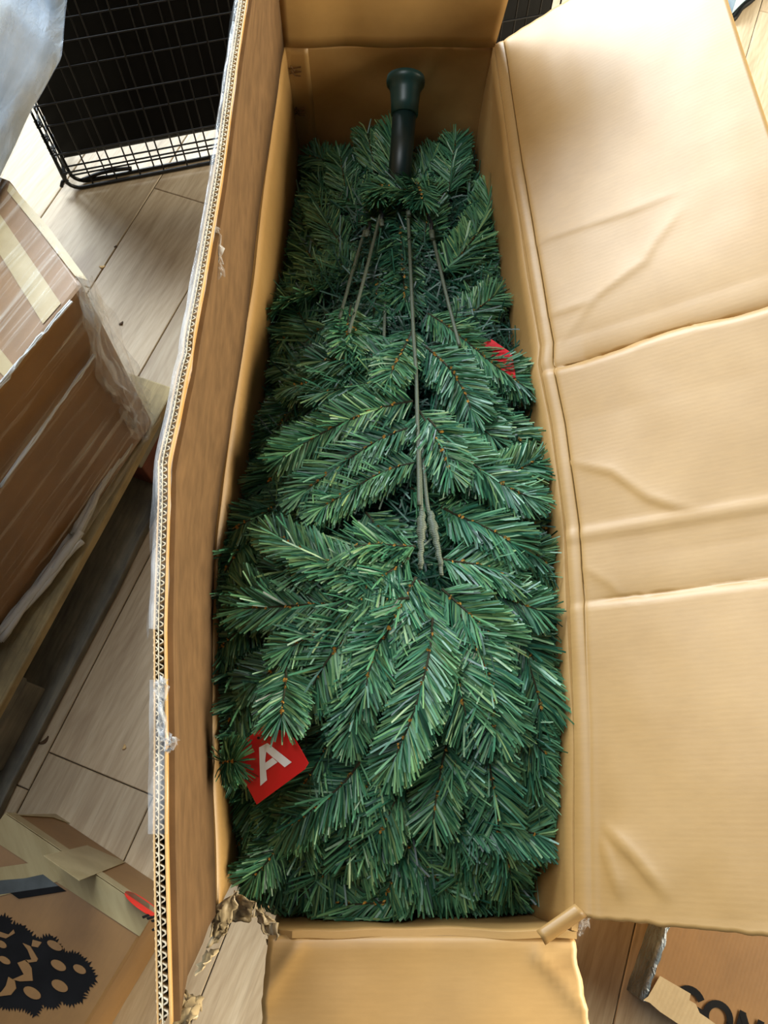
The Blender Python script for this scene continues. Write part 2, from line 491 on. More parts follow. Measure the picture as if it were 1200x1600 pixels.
def rflap(y, s):
    a = radians(interp(y, PHY, PHA))
    h = 0.0
    # two strong cross folds: long valley on the far side, crisp lip on the near side
    for yc, amp in ((.588 + 0.01 * nz(s * 9, 2), .014), (.248 + 0.006 * nz(s * 9, 7), .0055)):
        d = y - yc
        h -= amp * (math.exp(-d / 0.030) if d > 0 else max(0, 1 + d / 0.006)) * min(1, 0.25 + s / .08)
    d = y - .338
    h += 0.002 * math.exp(-(d / .008) ** 2)
    for pl, amp in CR:
        d, fade = seg_k((y, s), pl)
        if abs(d) < .12:
            h += fade * amp * (math.exp(-abs(d) / .004) * .45 + 1.3 * math.exp(-max(0, -d) / .022) * (d <= 0) + 1.3 * math.exp(-max(0, d) / .006) * (d > 0))
    h += 0.0035 * nz(y * 3.2, s * 5, 1) + 0.0008 * nz(y * 15, s * 22, 4)
    h -= 0.012 * (s / FW) ** 2
    # rolled score line next to the fold
    h += 0.0016 * math.exp(-((s - .006) / .005) ** 2) - 0.0014 * math.exp(-((s - .016) / .003) ** 2)
    near = max(0, (0.28 - y) / 0.39)
    h += 0.003 * near * math.exp(-((s - .014) / .008) ** 2)
    n = Vector((-sin(a), 0, cos(a)))
    return Vector((rx(y) + s * cos(a), y, H + s * sin(a))) + n * h
def right_flap(u, v):
    s = FW * (v ** 1.35)
    yn = -.098 - 0.01 * v + 0.0025 * nz(s * 60, 3)
    yf = 1.244 + 0.0025 * nz(s * 50, 9)
    return rflap(lerp(yn, yf, u), s)
sheet('long_flap', right_flap, 300, 84, 0.007, CARD, BOX)

# left long flap: stands up, double-wall edge open and fluted
FY = [-.13, -.009, .141, .25, .288, .338, .477, .613, .873, 1.25]
FX = [-.142, -.158, -.175, -.183, -.187, -.182, -.173, -.167, -.159, -.150]
ZT = 0.70
def lflap(y, t):
    x = lerp(lx(y), interp(y, FY, FX), t)
    bx_ = 0.010 * sin(pi * t) * (0.6 + 0.4 * nz(y * 3, 1))
    h = 0.003 * nz(y * 4, t * 3, 6)
    for pl, amp in (([(.40, 1.0), (.27, .55), (.27, .35)], .0022), ([(.27, .5), (.255, .3), (.27, .12)], -.004), ([(.26, .45), (.16, .4)], .0022),
                    ([(.26, .25), (.16, .2)], .0018), ([(.34, .22), (.40, .1)], .001)):
        d = seg_d((y, t), pl)
        h += amp * math.exp(-abs(d) / 0.012)
    return Vector((x - bx_ + h, y, H + t * (ZT - H)))
def ly_range(t):
    yn = -.100 - 0.03 * t + 0.006 * nz(t * 12, 5.5)
    return yn, 1.25
def left_flap(u, v):
    yn, yf = ly_range(v)
    return lflap(lerp(yn, yf, u), v)
LF = sheet('long_flap', left_flap, 200, 30, -0.0012, CARD, BOX)
def left_back(off, vmax):
    def f(u, v):
        v *= vmax
        yn, yf = ly_range(v)
        return lflap(lerp(yn, yf, u), v) + Vector((-off, 0, 0))
    return f
sheet('outer_liner', left_back(0.0086, 0.996), 160, 16, -0.0012, CARD_OUT, LF)
sheet('middle_liner', left_back(0.0050, 0.997), 160, 6, -0.0007, FLUTE, LF)
sheet('core_shade_filler', left_back(0.0014, 0.955), 60, 6, -0.0070, GAP, LF)  # solid filler, shade between the flutes put into its dark colour
V, F = [], []
for lo, hi, pitch, ph in ((0.0013, 0.0050, 0.0068, 0.0), (0.0056, 0.0086, 0.0062, 0.3)):
    yn, yf = ly_range(1.0)
    n_ = int((yf - yn) / pitch) * 8
    base = len(V)
    for i in range(n_ + 1):
        y = lerp(yn + .002, yf - .002, i / n_)
        q = (i / 8 + ph + 0.12 * nz(y * 30, lo * 900)) * 2 * pi
        o_ = lerp(lo, hi, 0.5 + 0.5 * max(-1, min(1, 1.25 * sin(q))))
        for t in (0.952, 0.993 + 0.004 * nz(y * 40, 2)):
            V.append(lflap(y, t) + Vector((-o_, 0, 0)))
    F += [(base + 2 * i, base + 2 * i + 2, base + 2 * i + 3, base + 2 * i + 1) for i in range(n_)]
fl = mesh('fluted_core', V, F, FLUTE, LF)
sol = fl.modifiers.new('thick', 'SOLIDIFY'); sol.thickness = 0.0009; sol.offset = 0

# far short flap: standing straight up
def far_flap(u, v):
    x = lerp(lerp(-.174, -.160, v), lerp(.192, .232, v), u)
    return (x, Y1 - 0.004 - 0.02 * v + 0.012 * sin(pi * u) * v + 0.004 * nz(u * 5, v * 3, 9), H + 0.002 + 0.345 * v)
sheet('end_flap', far_flap, 30, 16, -0.007, CARD, BOX)
# near short flap: folded out towards the viewer
def near_flap(u, v):
    x = lerp(lerp(.205, .238, v) + 0.003 * nz(v * 20, 1), lerp(-.126, -.132, v) + 0.002 * nz(v * 20, 5), u)
    y = Y0 - 0.004 - 0.34 * v
    z = H - 0.004 + 0.032 * v + 0.010 * math.exp(-v / .05) * (0.4 + .6 * sin(pi * u)) - 0.006 * math.exp(-v / .015) + 0.003 * nz(u * 4, v * 3, 12)
    for pl, a_ in (([(1.0, .17), (.90, .03)], .006), ([(.0, .20), (.12, .06)], .004)):
        d = seg_d((u, v), pl); z += a_ * math.exp(-abs(d) / .02)
    return (x, y, z)
sheet('end_flap', near_flap, 50, 50, 0.007, CARD, BOX)

# folded tab at the near right corner, ragged paper at the near left one
def tab(u, v):
    a = un(898, 1412, .388); b = un(838, 1454, .384); d = un(917, 1432, .384)
    p = a.lerp(b, u).lerp(d.lerp(un(852, 1477, .378), u), v)
    return p + Vector((0, 0, 0.006 * sin(pi * v)))
sheet('corner_tab', tab, 10, 6, 0.006, CARD, BOX)
def scrap(name, pts, z, amp, seed, mat=PAPER_TORN, nu=16, nv=10, th=0.0012):
    """crumpled sheet between two photo polylines, at real heights z (start, end)"""
    A, B = pts
    def P(u, v):
        i = u * (len(A) - 1); k = min(int(i), len(A) - 2); f = i - k
        p = un(lerp(A[k][0], A[k + 1][0], f), lerp(A[k][1], A[k + 1][1], f), lerp(z[0], z[1], u))
        q = un(lerp(B[k][0], B[k + 1][0], f), lerp(B[k][1], B[k + 1][1], f), lerp(z[0], z[1], u))
        r = p.lerp(q, v)
        k1 = abs(nz(u * 2.5 + seed, v * 3, seed)) * 2 + 0.6 * abs(nz(u * 6, v * 5 + seed, seed))
        e = 1.0 if 0 < v < 1 else 1.8
        return r + Vector((amp * .5 * e * nz(u * 6, seed, v * 3), amp * .5 * e * nz(seed, u * 7, v * 3), amp * (k1 - .3)))
    return sheet(name, P, nu, nv, th, mat, BOX)
scrap('torn_paper', ([(333, 1418), (331, 1446), (328, 1480)], [(372, 1392), (362, 1440), (350, 1462)]), (.362, .352), .008, 3, nu=14, nv=8)
scrap('torn_paper', ([(366, 1392), (362, 1440)], [(396, 1412), (392, 1440)]), (.32, .30), .008, 11, nu=12, nv=8)
scrap('torn_paper', ([(394, 1410), (408, 1446), (420, 1476)], [(412, 1424), (436, 1446), (434, 1480)]), (.345, .352), .009, 5, nu=14, nv=8)
scrap('torn_paper', ([(322, 1484), (304, 1524)], [(342, 1482), (316, 1514)]), (.40, .46), .006, 8, nu=8, nv=5)
scrap('torn_paper', ([(290, 1548), (266, 1598)], [(318, 1560), (300, 1604)]), (.58, .66), .012, 14, nu=10, nv=8)
# clear tape left on the raw edge of the standing flap
def edge_tape(y0, y1, wout, win, seed):
    def P(u, v):
        y = lerp(y0, y1, u)
        t = 1.0 + 0.004 * nz(y * 20, seed)
        if v < 0.5:
            p = lflap(y, 1.0 - wout * (1 - 2 * v)) + Vector((-0.0112 - 0.006 * (1 - 2 * v) * (1 + nz(y * 14, seed)), 0, 0.0015))
        else:
            p = lflap(y, 1.0 - win * (2 * v - 1)) + Vector((lerp(-0.0112, 0.0016, min(1, (v - .5) * 4)), 0, 0.0018))
        return p + Vector((0.0015 * nz(y * 30, v * 4, seed), 0, 0.001 * nz(y * 50, v * 5, seed)))
    return skin('clear_tape', P, 120, 10, TAPE_CLEAR, LF)
edge_tape(.14, 1.24, .12, .05, 3)
edge_tape(-.01, .10, .14, .02, 7)
def tape_end(pts, z, seed):
    return scrap('clear_tape', pts, z, .010, seed, TAPE_CLEAR, 12, 6, 0.0004)
tape_end(([(332, 352), (328, 432)], [(343, 356), (352, 436)]), (.69, .64), 21)
tape_end(([(250, 1060), (243, 1085), (250, 1150)], [(262, 1060), (258, 1100), (262, 1165)]), (.705, .70), 23)
tape_end(([(262, 1148), (258, 1172)], [(280, 1156), (262, 1178)]), (.712, .70), 25)
tape_end(([(905, 1428), (900, 1460)], [(934, 1426), (908, 1462)]), (.36, .35), 27)

# ------------------------------------------------------------------ the folded tree
TREE = root('christmas_tree', 'folded artificial green christmas tree lying in the open cardboard box', 'christmas tree', (0, 0, 0))
TY = [-.12, -.04, .08, .25, .45, .65, .85, 1.02, 1.15, 1.25]
TZ = [.270, .335, .385, .400, .395, .370, .325, .280, .235, .20]
def tree_z(x, y):
    xc = 0.5 * (lx(y) + rx(y)); hw = 0.5 * (rx(y) - lx(y))
    q = max(-1.2, min(1.2, (x - xc) / hw))
    ql = interp(y, [.0, .08, .30, .42, .60, 1.3], [.05, .035, .035, .09, .13, .13])
    drop = (ql * abs(q) ** 2.2) if q < 0 else (.06 * q ** 3)
    return interp(y, TY, TZ) - drop
def on_tree(u, v, dz=0.0):
    z = .33
    for _ in range(6):
        p = un(u, v, z); z = 0.5 * z + 0.5 * (tree_z(p.x, p.y) + dz)
    return un(u, v, z)

def spray_mesh(L, curv, seed, nl=0.046):
    """one flattened bottle-brush tip along +X; returns needle mesh and stem mesh"""
    r = random.Random(seed)
    V, F, T = [], [], []
    def spine(t):
        return Vector((L * t, curv * L * (t * t), 0.004 * sin(t * 5 + seed)))
    n = int(L / 0.00031)
    for i in range(n):
        t = r.random() ** 0.92
        p = spine(t); d = (spine(min(1.001, t + .02)) - spine(t - .02)).normalized()
        side = Vector((-d.y, d.x, 0))
        # angle round the stem: mostly left and right, some on top
        k = r.random()
        if k < 0.91:
            az = r.gauss(0, 0.22) + (0 if r.random() < .5 else pi)
        else:
            az = r.uniform(0, 2 * pi)
        up = Vector((0, 0, 1))
        rad = side * cos(az) + up * sin(az)
        lean = radians(r.gauss(lerp(56, 40, t) if t < .93 else r.uniform(8, 40), 4.5))
        dr = (d * cos(lean) + rad * sin(lean)).normalized()
        ln = nl * r.uniform(.84, 1.06) * (1.0 if t < .8 else lerp(1.0, .78, (t - .8) / .2)) * (0.75 + .25 * min(1, t / .15))
        wd = 0.00118 * r.uniform(.8, 1.2)
        nrm = dr.cross(rad); nrm = dr.cross(up) if nrm.length < .2 else nrm
        wv_ = dr.cross(Vector((0, 0, 1)))
        wv_ = wv_.normalized() if wv_.length > .1 else side
        roll = r.gauss(0, .55)
        wv_ = (Matrix.Rotation(roll, 3, dr) @ wv_) * wd
        sag = Vector((0, 0, -1)) * ln * r.uniform(-.04, .16) + d * ln * r.uniform(-.05, .1)
        m_ = p + dr * ln * .55
        e_ = p + dr * ln + sag
        b = len(V)
        V += [p - wv_ * .7, p + wv_ * .7, m_ - wv_, m_ + wv_, e_ - wv_ * .8, e_ + wv_ * .8]
        F += [(b, b + 1, b + 3, b + 2), (b + 2, b + 3, b + 5, b + 4)]
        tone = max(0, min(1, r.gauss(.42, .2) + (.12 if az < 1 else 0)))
        T += [tone] * 6
    me = bpy.data.meshes.new('branch_tip'); me.from_pydata([tuple(v) for v in V], [], F); me.update()
    at = me.attributes.new('tone', 'FLOAT', 'POINT'); at.data.foreach_set('value', T)
    me.materials.append(NEEDLE)
    # stem with the little brown twists of paper
    V, F, MI = [], [], []
    v2, f2 = tube_geo([spine(i / 8) for i in range(9)], lambda t: .0019 - .0008 * t, 5)
    V += v2; F += f2; MI += [0] * len(f2)
    for k in range(int(L / 0.0085)):
        t = (k + r.random()) / (L / 0.0085)
        if t < .12 or r.random() < .45: continue
        p = spine(min(t, 1)); 
        for q in range(2):
            b = len(V); a = r.uniform(0, pi); sz = r.uniform(.0014, .0028)
            dx = Vector((cos(a), sin(a), r.uniform(-.2, .6))) * sz; dy = Vector((-sin(a), cos(a), r.uniform(.0, .7))) * sz * .6
            c_ = p + Vector((r.uniform(-.002, .002), r.uniform(-.002, .002), r.uniform(.001, .004)))
            V += [c_ - dx, c_ - dy, c_ + dx, c_ + dy + Vector((0, 0, .0015))]
            F += [(b, b + 1, b + 2, b + 3)]; MI += [1]
    ms = bpy.data.meshes.new('stem'); ms.from_pydata([tuple(v) for v in V], [], F); ms.update()
    ms.materials.append(STEM); ms.materials.append(BUD)
    ms.polygons.foreach_set('material_index', MI)
    return me, ms

PROTO = {}
for li, L in enumerate((.085, .12, .16, .20)):
    for ci, cv in enumerate((-.28, 0.0, .28)):
        PROTO[(li, ci)] = [spray_mesh(L, cv, 10 + li * 7 + ci)]
PROTO[(1, 1)].append(spray_mesh(.12, .08, 91)); PROTO[(0, 1)].append(spray_mesh(.085, -.06, 92))
LENS = (.085, .12, .16, .20)
NSPRAY = 0
def spray(a, b, curv=0.0, roll=0.0, normal=None, wid=1.0):
    """branch tip from point a to point b, its flat side towards `normal`"""
    global NSPRAY
    d = b - a; L = d.length
    li = min(range(4), key=lambda i: abs(LENS[i] - L))
    ci = 1 if abs(curv) < .12 else (0 if curv < 0 else 2)
    me, ms = R.choice(PROTO[(li, ci)])
    cv = (-.28, 0, .28)[ci]
    x = d.normalized()
    n = normal or Vector((0, 0.12, 1))
    n = n - x * n.dot(x); n.normalize()
    n = Matrix.Rotation(roll, 3, x) @ n
    y = n.cross(x)
    # aim so that the curved stem ends at b
    ang = -math.atan2(cv, 1)
    rot = Matrix((x, y, n)).transposed() @ Matrix.Rotation(ang, 3, 'Z')
    s = L / (LENS[li] * math.hypot(1, cv))
    sw = s ** .35 * wid
    M = Matrix.Translation(a) @ rot.to_4x4() @ Matrix.Diagonal((s, sw, sw, 1))
    o = bpy.data.objects.new('branch_tip', me); COL.objects.link(o); o.matrix_world = M; o.parent = TREE
    c = bpy.data.objects.new('stem', ms); COL.objects.link(c); c.parent = o
    NSPRAY += 1
    return o

# (u0,v0,u1,v1, lift0, lift1, curve): the tips that can be told apart in the photograph
TIPS = [
 # far, dark end
 (690,430,762,288,-.02,.0,-.3),(702,300,712,212,-.02,.0,0),(655,285,688,232,-.03,-.02,0),(585,270,574,198,-.03,.0,0),(505,310,492,222,-.03,.0,0),
 (478,300,470,235,-.04,-.01,0),(545,315,530,238,-.03,-.01,0),(490,390,466,300,-.03,-.01,0),(545,390,497,312,-.03,-.01,.3),(515,450,468,372,-.03,-.01,0),
 (500,470,452,405,-.03,-.02,0),(495,520,448,440,-.03,-.01,.3),(622,335,634,470,-.04,-.03,0),(600,410,580,500,-.05,-.04,0),(728,500,792,402,-.04,-.02,0),
 (715,450,775,380,-.04,-.02,0),(700,510,778,470,-.03,-.02,0),(660,380,680,300,-.03,-.01,0),(745,330,768,300,-.05,-.03,0),(560,450,520,400,-.05,-.03,0),
 (665,300,590,296,.012,.015,0),(640,275,662,312,-.005,.005,0),(605,270,585,312,-.01,.0,0),(740,420,765,480,-.06,-.05,0),
 # upper middle
 (548,478,532,545,-.01,.0,0),(535,490,572,552,-.02,-.01,0),(480,500,428,545,-.02,-.01,0),(500,570,425,575,-.03,-.02,0),(560,570,455,608,-.01,.0,.3),
 (632,560,500,562,-.01,.0,0),(645,628,442,712,.0,.01,-.3),(632,605,500,610,-.01,.0,-.3),(648,668,475,770,-.01,.0,-.3),(650,725,500,790,-.01,.0,-.3),
 (645,515,600,590,-.01,.0,0),(668,492,820,602,.0,.01,.0),(665,540,735,640,.0,.005,.3),(660,560,770,650,-.02,-.01,0),(655,640,705,735,.005,.01,0),
 (668,655,826,775,.015,.02,-.2),(745,745,834,722,.0,.01,-.3),(690,610,760,690,-.015,-.01,.0),(745,640,818,690,-.03,-.02,0),(780,690,850,705,-.04,-.03,0),
 (740,560,822,600,-.02,.0,0),(800,640,840,680,-.05,-.04,0),(770,700,845,760,-.03,-.02,0),
 # middle
 (690,790,800,845,-.01,.0,0),(760,790,875,825,-.02,-.01,0),(790,840,880,885,-.01,.0,0),(760,850,895,1005,.005,.0,-.2),(650,850,538,858,-.01,.0,0),
 (600,905,425,832,.01,.01,.3),(600,890,440,890,-.01,.0,0),(640,935,380,950,.01,.01,.0),(640,945,450,1010,.005,.01,-.2),(560,985,482,1085,.01,.01,-.2),
 (560,975,392,1065,-.01,.0,0),(480,960,385,925,-.01,.0,.3),(625,955,545,1145,.01,.01,-.2),(610,930,560,1080,.0,.01,0),(675,965,612,1190,.025,.03,.2),
 (695,985,728,1118,.01,.01,0),(720,960,800,1140,.01,.01,0),(750,980,775,1145,.005,.01,0),(790,960,882,1095,.0,.0,0),(720,900,838,965,.0,.005,0),
 (690,920,780,1000,.01,.01,0),(810,985,850,1110,.0,.0,0),(835,900,893,980,-.02,-.02,0),(655,905,660,1010,.0,.01,0),(600,960,470,1095,-.015,-.01,0),
 (447,1040,446,1122,.02,.046,0),(470,1040,398,1095,-.02,-.01,0),(780,870,880,930,-.02,-.01,0),(860,1000,900,1060,-.03,-.02,0),(570,1060,520,1140,-.01,-.01,0),
 (690,870,800,900,.0,.0,0),(640,870,560,930,.0,.005,0),(650,900,600,1000,.005,.01,0),(660,1000,690,1100,.0,.0,0),(740,1050,760,1150,-.01,-.005,0),
 # left, in the shade of the standing flap
 (455,650,385,700,-.03,-.02,0),(450,720,372,755,-.03,-.02,.3),(445,780,366,835,-.03,-.01,0),(400,820,342,905,-.02,-.01,0),(390,890,336,960,-.02,-.01,0),
 (405,950,330,1020,-.02,-.01,0),(395,1000,340,1095,-.02,-.01,0),(410,1050,348,1140,-.02,-.01,0),(385,1100,332,1175,-.02,-.01,0),(405,1120,362,1185,-.02,-.01,0),
 (328,1192,372,1184,.03,.048,0),(370,1180,328,1215,-.02,-.01,0),(450,600,410,640,-.04,-.03,0),(470,690,420,760,-.04,-.03,0),(360,960,335,1060,-.02,-.02,0),
 # near end
 (560,1190,448,1295,.0,.0,.2),(640,1150,540,1255,-.02,-.015,0),(600,1170,545,1335,-.02,-.01,0),(640,1195,598,1305,-.01,-.005,0),(705,1140,664,1282,-.005,.0,0),
 (755,1130,782,1312,.0,.0,0),(700,1130,720,1250,-.015,-.01,0),(825,1110,882,1298,-.005,-.005,0),(870,1090,900,1215,-.02,-.02,0),(800,1120,850,1240,-.01,-.01,0),
 (700,1295,812,1452,.0,.0,.0),(720,1260,760,1330,-.02,-.01,0),(620,1300,700,1420,-.01,-.01,0),(650,1395,522,1442,.0,.0,.2),(600,1270,560,1360,-.02,-.02,0),
 (640,1300,610,1400,-.015,-.01,0),(400,1300,414,1405,-.02,-.01,0),(455,1310,482,1415,-.03,-.02,0),(540,1330,470,1400,-.03,-.02,0),(410,1250,372,1325,-.02,-.02,0),
 (440,1220,432,1308,-.03,-.02,0),(720,1390,760,1465,-.02,-.02,0),(830,1370,882,1425,-.05,-.04,0),(820,1310,885,1350,-.05,-.04,0),(660,1420,672,1468,-.01,-.01,0),
 (400,1260,348,1222,-.03,-.02,0),(500,1250,470,1330,-.03,-.02,0),(850,1220,880,1300,-.02,-.02,0),(580,1400,590,1465,-.02,-.02,0),(790,1400,830,1462,-.03,-.03,0),
 (480,1200,430,1290,-.035,-.03,0),(520,1150,480,1230,-.02,-.015,0),(880,1360,884,1410,-.06,-.03,0),(740,1330,700,1400,-.02,-.02,0),(500,1400,440,1450,-.04,-.03,0),
]
def keep_in(p):
    """hold a point clear of the box walls, the more the deeper it lies under the rim"""
    k = max(0, min(1, (.385 - p.z) / .05))
    p.x = max(lx(p.y) + lerp(.0, .020, k), min(rx(p.y) - lerp(.0, .020, k), p.x))
    p.y = max(Y0 + lerp(.008, .022, k), min(Y1 - .035, p.y))
for (u0, v0, u1, v1, d0, d1, cv) in TIPS:
    a, b = on_tree(u0, v0, d0 - .012), on_tree(u1, v1, d1 - .004)
    keep_in(a); keep_in(b)
    spray(a, b, -cv, R.gauss(0, .16))
# darker tips deeper in the bundle
R2 = random.Random(41)
while NSPRAY < 286:
    y = R2.uniform(-.055, 1.17)
    x = R2.uniform(lx(y) + .03, rx(y) - .03)
    dep = R2.choice((.035, .05, .08, .12))
    zt = max(.06, tree_z(x, y) - dep)
    xc = 0.5 * (lx(y) + rx(y))
    L = R2.uniform(.09, .16)
    ang = radians(-90) + (x - xc) * 4.0 + R2.gauss(0, .45) if y < .95 else radians(90) + R2.gauss(0, .5)
    d = Vector((cos(ang), sin(ang), R2.uniform(-.35, .1))).normalized() * L
    b = Vector((x, y, zt)) + d
    b.x = max(lx(b.y) + .035, min(rx(b.y) - .035, b.x)); b.y = max(-.062, min(1.2, b.y))
    spray(Vector((x, y, zt)), b, R2.choice((-.2, 0, 0, .2)), R2.gauss(0, .35))

# needles that meet a box wall lie flat along it
def wall_clamp(p):
    if p.z > H - .004: return False
    t = max(0, (p.z - .012) / (H - .012)) ** 1.6
    q = p.copy()
    p.x = max(lerp(-.176, lx(p.y), t) + .010, min(lerp(.186, rx(p.y), t) - .009, p.x))
    p.y = max(Y0 + .004 + .002 * math.sin(p.x * 900), min(Y1 - .014, p.y)); p.z = max(.022, p.z)
    return (p - q).length_squared > 1e-9
for o in [c for c in COL.objects if c.parent == TREE and c.name.startswith('branch_tip')]:
    MW = o.matrix_world.copy()
    cr = [MW @ Vector(c) for c in o.bound_box]
    if not any(wall_clamp(c.copy()) for c in cr): continue
    me = o.data.copy(); MI = MW.inverted()
    hit = False
    for v_ in me.vertices:
        p = MW @ v_.co
        if wall_clamp(p): v_.co = MI @ p; hit = True
    if hit: o.data = me
# loose needles of the crushed inner branches, low tone paints the shade in the gaps
V, F, T = [], [], []
R3 = random.Random(99)
for i in range(26000):
    y = R3.uniform(-.09, 1.2)
    x = R3.uniform(lx(y) + .02, rx(y) - .02)
    z = max(.03, tree_z(x, y) - R3.uniform(.03, .12))
    an = R3.uniform(0, 2 * pi); el = R3.gauss(0, .4); ln = R3.uniform(.03, .045)
    d = Vector((cos(an) * cos(el), sin(an) * cos(el), sin(el))) * ln
    p = Vector((x, y, z)); q = p + d
    q.x = max(lx(q.y) + .012, min(rx(q.y) - .012, q.x)); q.y = max(-.10, min(1.235, q.y)); q.z = max(.02, q.z)
    wall_clamp(p); wall_clamp(q)
    s_ = d.cross(Vector((R3.gauss(0, .4), R3.gauss(0, .4), 1))); s_ = s_.normalized() * .0011 if s_.length > 1e-6 else Vector((.001, 0, 0))
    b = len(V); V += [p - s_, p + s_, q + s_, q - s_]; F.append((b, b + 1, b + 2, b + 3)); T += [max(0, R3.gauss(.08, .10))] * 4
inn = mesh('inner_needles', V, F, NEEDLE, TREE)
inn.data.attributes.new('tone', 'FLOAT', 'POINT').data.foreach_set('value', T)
inn['kind'] = 'stuff'

# shaft, cap and hub
def lathe(name, p, q, prof, mat, parent, n=28):
    """profile (t along p->q, radius)"""
    p, q = Vector(p), Vector(q); ax = (q - p); L = ax.length; ax.normalize()
    a = ax.cross(Vector((0, 0, 1))).normalized(); b = ax.cross(a)
    V, F = [], []
    for t, r in prof:
        for k in range(n):
            w_ = 2 * pi * k / n
            V.append(p + ax * t * L + (a * cos(w_) + b * sin(w_)) * r)
    for i in range(len(prof) - 1):
        for k in range(n):
            F.append((i * n + k, i * n + (k + 1) % n, (i + 1) * n + (k + 1) % n, (i + 1) * n + k))
    F.append(tuple(range(n - 1, -1, -1))); F.append(tuple(range((len(prof) - 1) * n, len(prof) * n)))
    o = mesh(name, V, F, mat, parent, True)
    return o
pt_top = un(634, 122, .318); pt_mid = un(632, 180, .293); pt_end = un(621, 320, .235)
lathe('pole', pt_mid.lerp(pt_top, .1), pt_end, [(0, .0210), (1, .0205)], POLE, TREE)
lathe('pole_cap', pt_top, pt_mid, [(0, .027), (0.001, .0335), (.10, .0345), (.20, .0335), (.24, .0300), (.4, .0268), (.7, .0250), (1.0, .0240), (1.001, .0190)], POLE_CAP, TREE)
hub_c = un(625, 316, .222); axd = (pt_end - pt_mid).normalized()
lathe('branch_hub', hub_c - axd * .012, hub_c + axd * .012, [(0, .022), (0.001, .036), (.25, .040), (.75, .040), (1, .036), (1.001, .02)], DARK_CLIP, TREE)
# thread-wrapped branch wires
WIRES = [([(637, 322), (642, 430), (646, 520), (650, 580), (652, 650), (654, 720), (655, 790)], -.02, .012, .0028),
         ([(654, 680), (657, 760), (659, 830), (657, 890)], .004, .014, .0028), ([(660, 700), (668, 790), (684, 850), (690, 900)], .0, .010, .0027),
         ([(594, 336), (578, 400), (560, 468), (545, 520)], -.02, .004, .0027), ([(571, 357), (552, 420), (536, 478), (524, 520)], -.03, -.005, .0025),
         ([(672, 350), (690, 430), (706, 495), (718, 540)], -.02, .004, .0027), ([(602, 470), (600, 530)], -.04, -.02, .0025),]
for pts, z0, z1, rr in WIRES:
    n_ = len(pts) - 1
    P3 = [on_tree(u, v, lerp(z0, z1, i / n_)) for i, (u, v) in enumerate(pts)]
    tube('branch_wire', smooth_path(P3, 6 * n_), rr, THREAD, TREE, 7)
for (u0, v0, u1, v1, z0, z1) in [(659, 800, 657, 885, .012, .014), (672, 800, 689, 885, .006, .009)]:
    a, b = on_tree(u0, v0, z0), on_tree(u1, v1, z1)
    tube('wrapped_joint', [a.lerp(b, i / 14) + Vector((0.0012 * sin(i * 2.1), 0, 0)) for i in range(15)], lambda t: .0034 + .0026 * sin(pi * min(1, t * 1.4 + .1)) ** 2, THREAD, TREE, 8)
for (u, v, du, dv) in [(596, 345, -2, -16), (574, 362, 3, -14), (674, 362, -4, -22), (638, 330, -2, -14)]:
    a, b = on_tree(u, v, -.015), on_tree(u + du, v + dv, -.02)
    tube('wire_hook', [a, a.lerp(b, .5) + Vector((.003, 0, .002)), b], .0030, DARK_CLIP, TREE, 6)
    tube('wrapped_joint', [a, a + (a - b) * .25, a + (a - b) * .5], lambda t: .0048 - .001 * t, THREAD, TREE, 7)

# ------------------------------------------------------------------ red tags
def flat_poly(name, pts, lift, mat, parent=None, th=0.0006):
    up = Vector((0, 0, 1))
    a, b, c_ = pts[0], pts[len(pts) // 3], pts[2 * len(pts) // 3]
    n = (b - a).cross(c_ - a); n.normalize()
    if n.z < 0: n = -n
    return prism(name, [p + n * (lift - th) for p in pts], [p + n * lift for p in pts], mat, parent)
def plane_pts(pxs, zf):
    out = []
    for u, v in pxs:
        z = .3
        for _ in range(6):
            p = un(u, v, z); z = zf(p)
        out.append(un(u, v, z))
    return out
tcen = on_tree(430, 1195, .004)
tz = lambda p: tcen.z + .034 + (p.x - tcen.x) * .30 + (p.y - tcen.y) * .10
TAG = root('hang_tag', 'red hang tag with a big white letter A, lying on the green tree', 'tag')
hole = [(404 + 2.3 * cos(k * pi / 4), 1153 + 2.3 * sin(k * pi / 4)) for k in range(8)]
flat_poly('card', plane_pts([(371, 1166), (402, 1141), (414, 1133), (452, 1146), (463, 1158), (482, 1192), (476, 1202), (401, 1257), (373, 1204)], tz), 0.0, RED_CARD, TAG)
flat_poly('eyelet', plane_pts(hole, tz), 0.0006, DARK_CLIP, TAG)
# the letter A: two legs and a bar
apx = [(405, 1169), (418, 1160), (457, 1186), (445, 1201), (432, 1193), (415, 1206), (418, 1221), (408, 1228)]
V, F = [], []
def add_poly(pxs, zf, lift):
    b = len(V); V.extend(p + Vector((0, 0, lift)) for p in plane_pts(pxs, zf)); F.append(tuple(range(b + len(pxs) - 1, b - 1, -1)))
add_poly([(405, 1168), (418, 1161), (414.6, 1188), (417.5, 1219), (407, 1228)], tz, .0012)
add_poly([(418, 1161), (456, 1191), (445, 1199), (414.2, 1173)], tz, .0013)
add_poly([(414.9, 1192), (426, 1184), (434, 1191), (415.6, 1204)], tz, .0014)
lt = mesh('letter', V, F, WHITE_INK, TAG)
tcen2 = on_tree(772, 560, -.006)
tz2 = lambda p: tcen2.z - .009 + (p.x - tcen2.x) * .05
T2 = flat_poly('hang_tag', plane_pts([(733, 548), (768, 530), (800, 552), (806, 590), (772, 596)], tz2), 0.0, RED_CARD)
tag(T2, 'red hang tag mostly hidden under needles near the right box wall', 'tag')

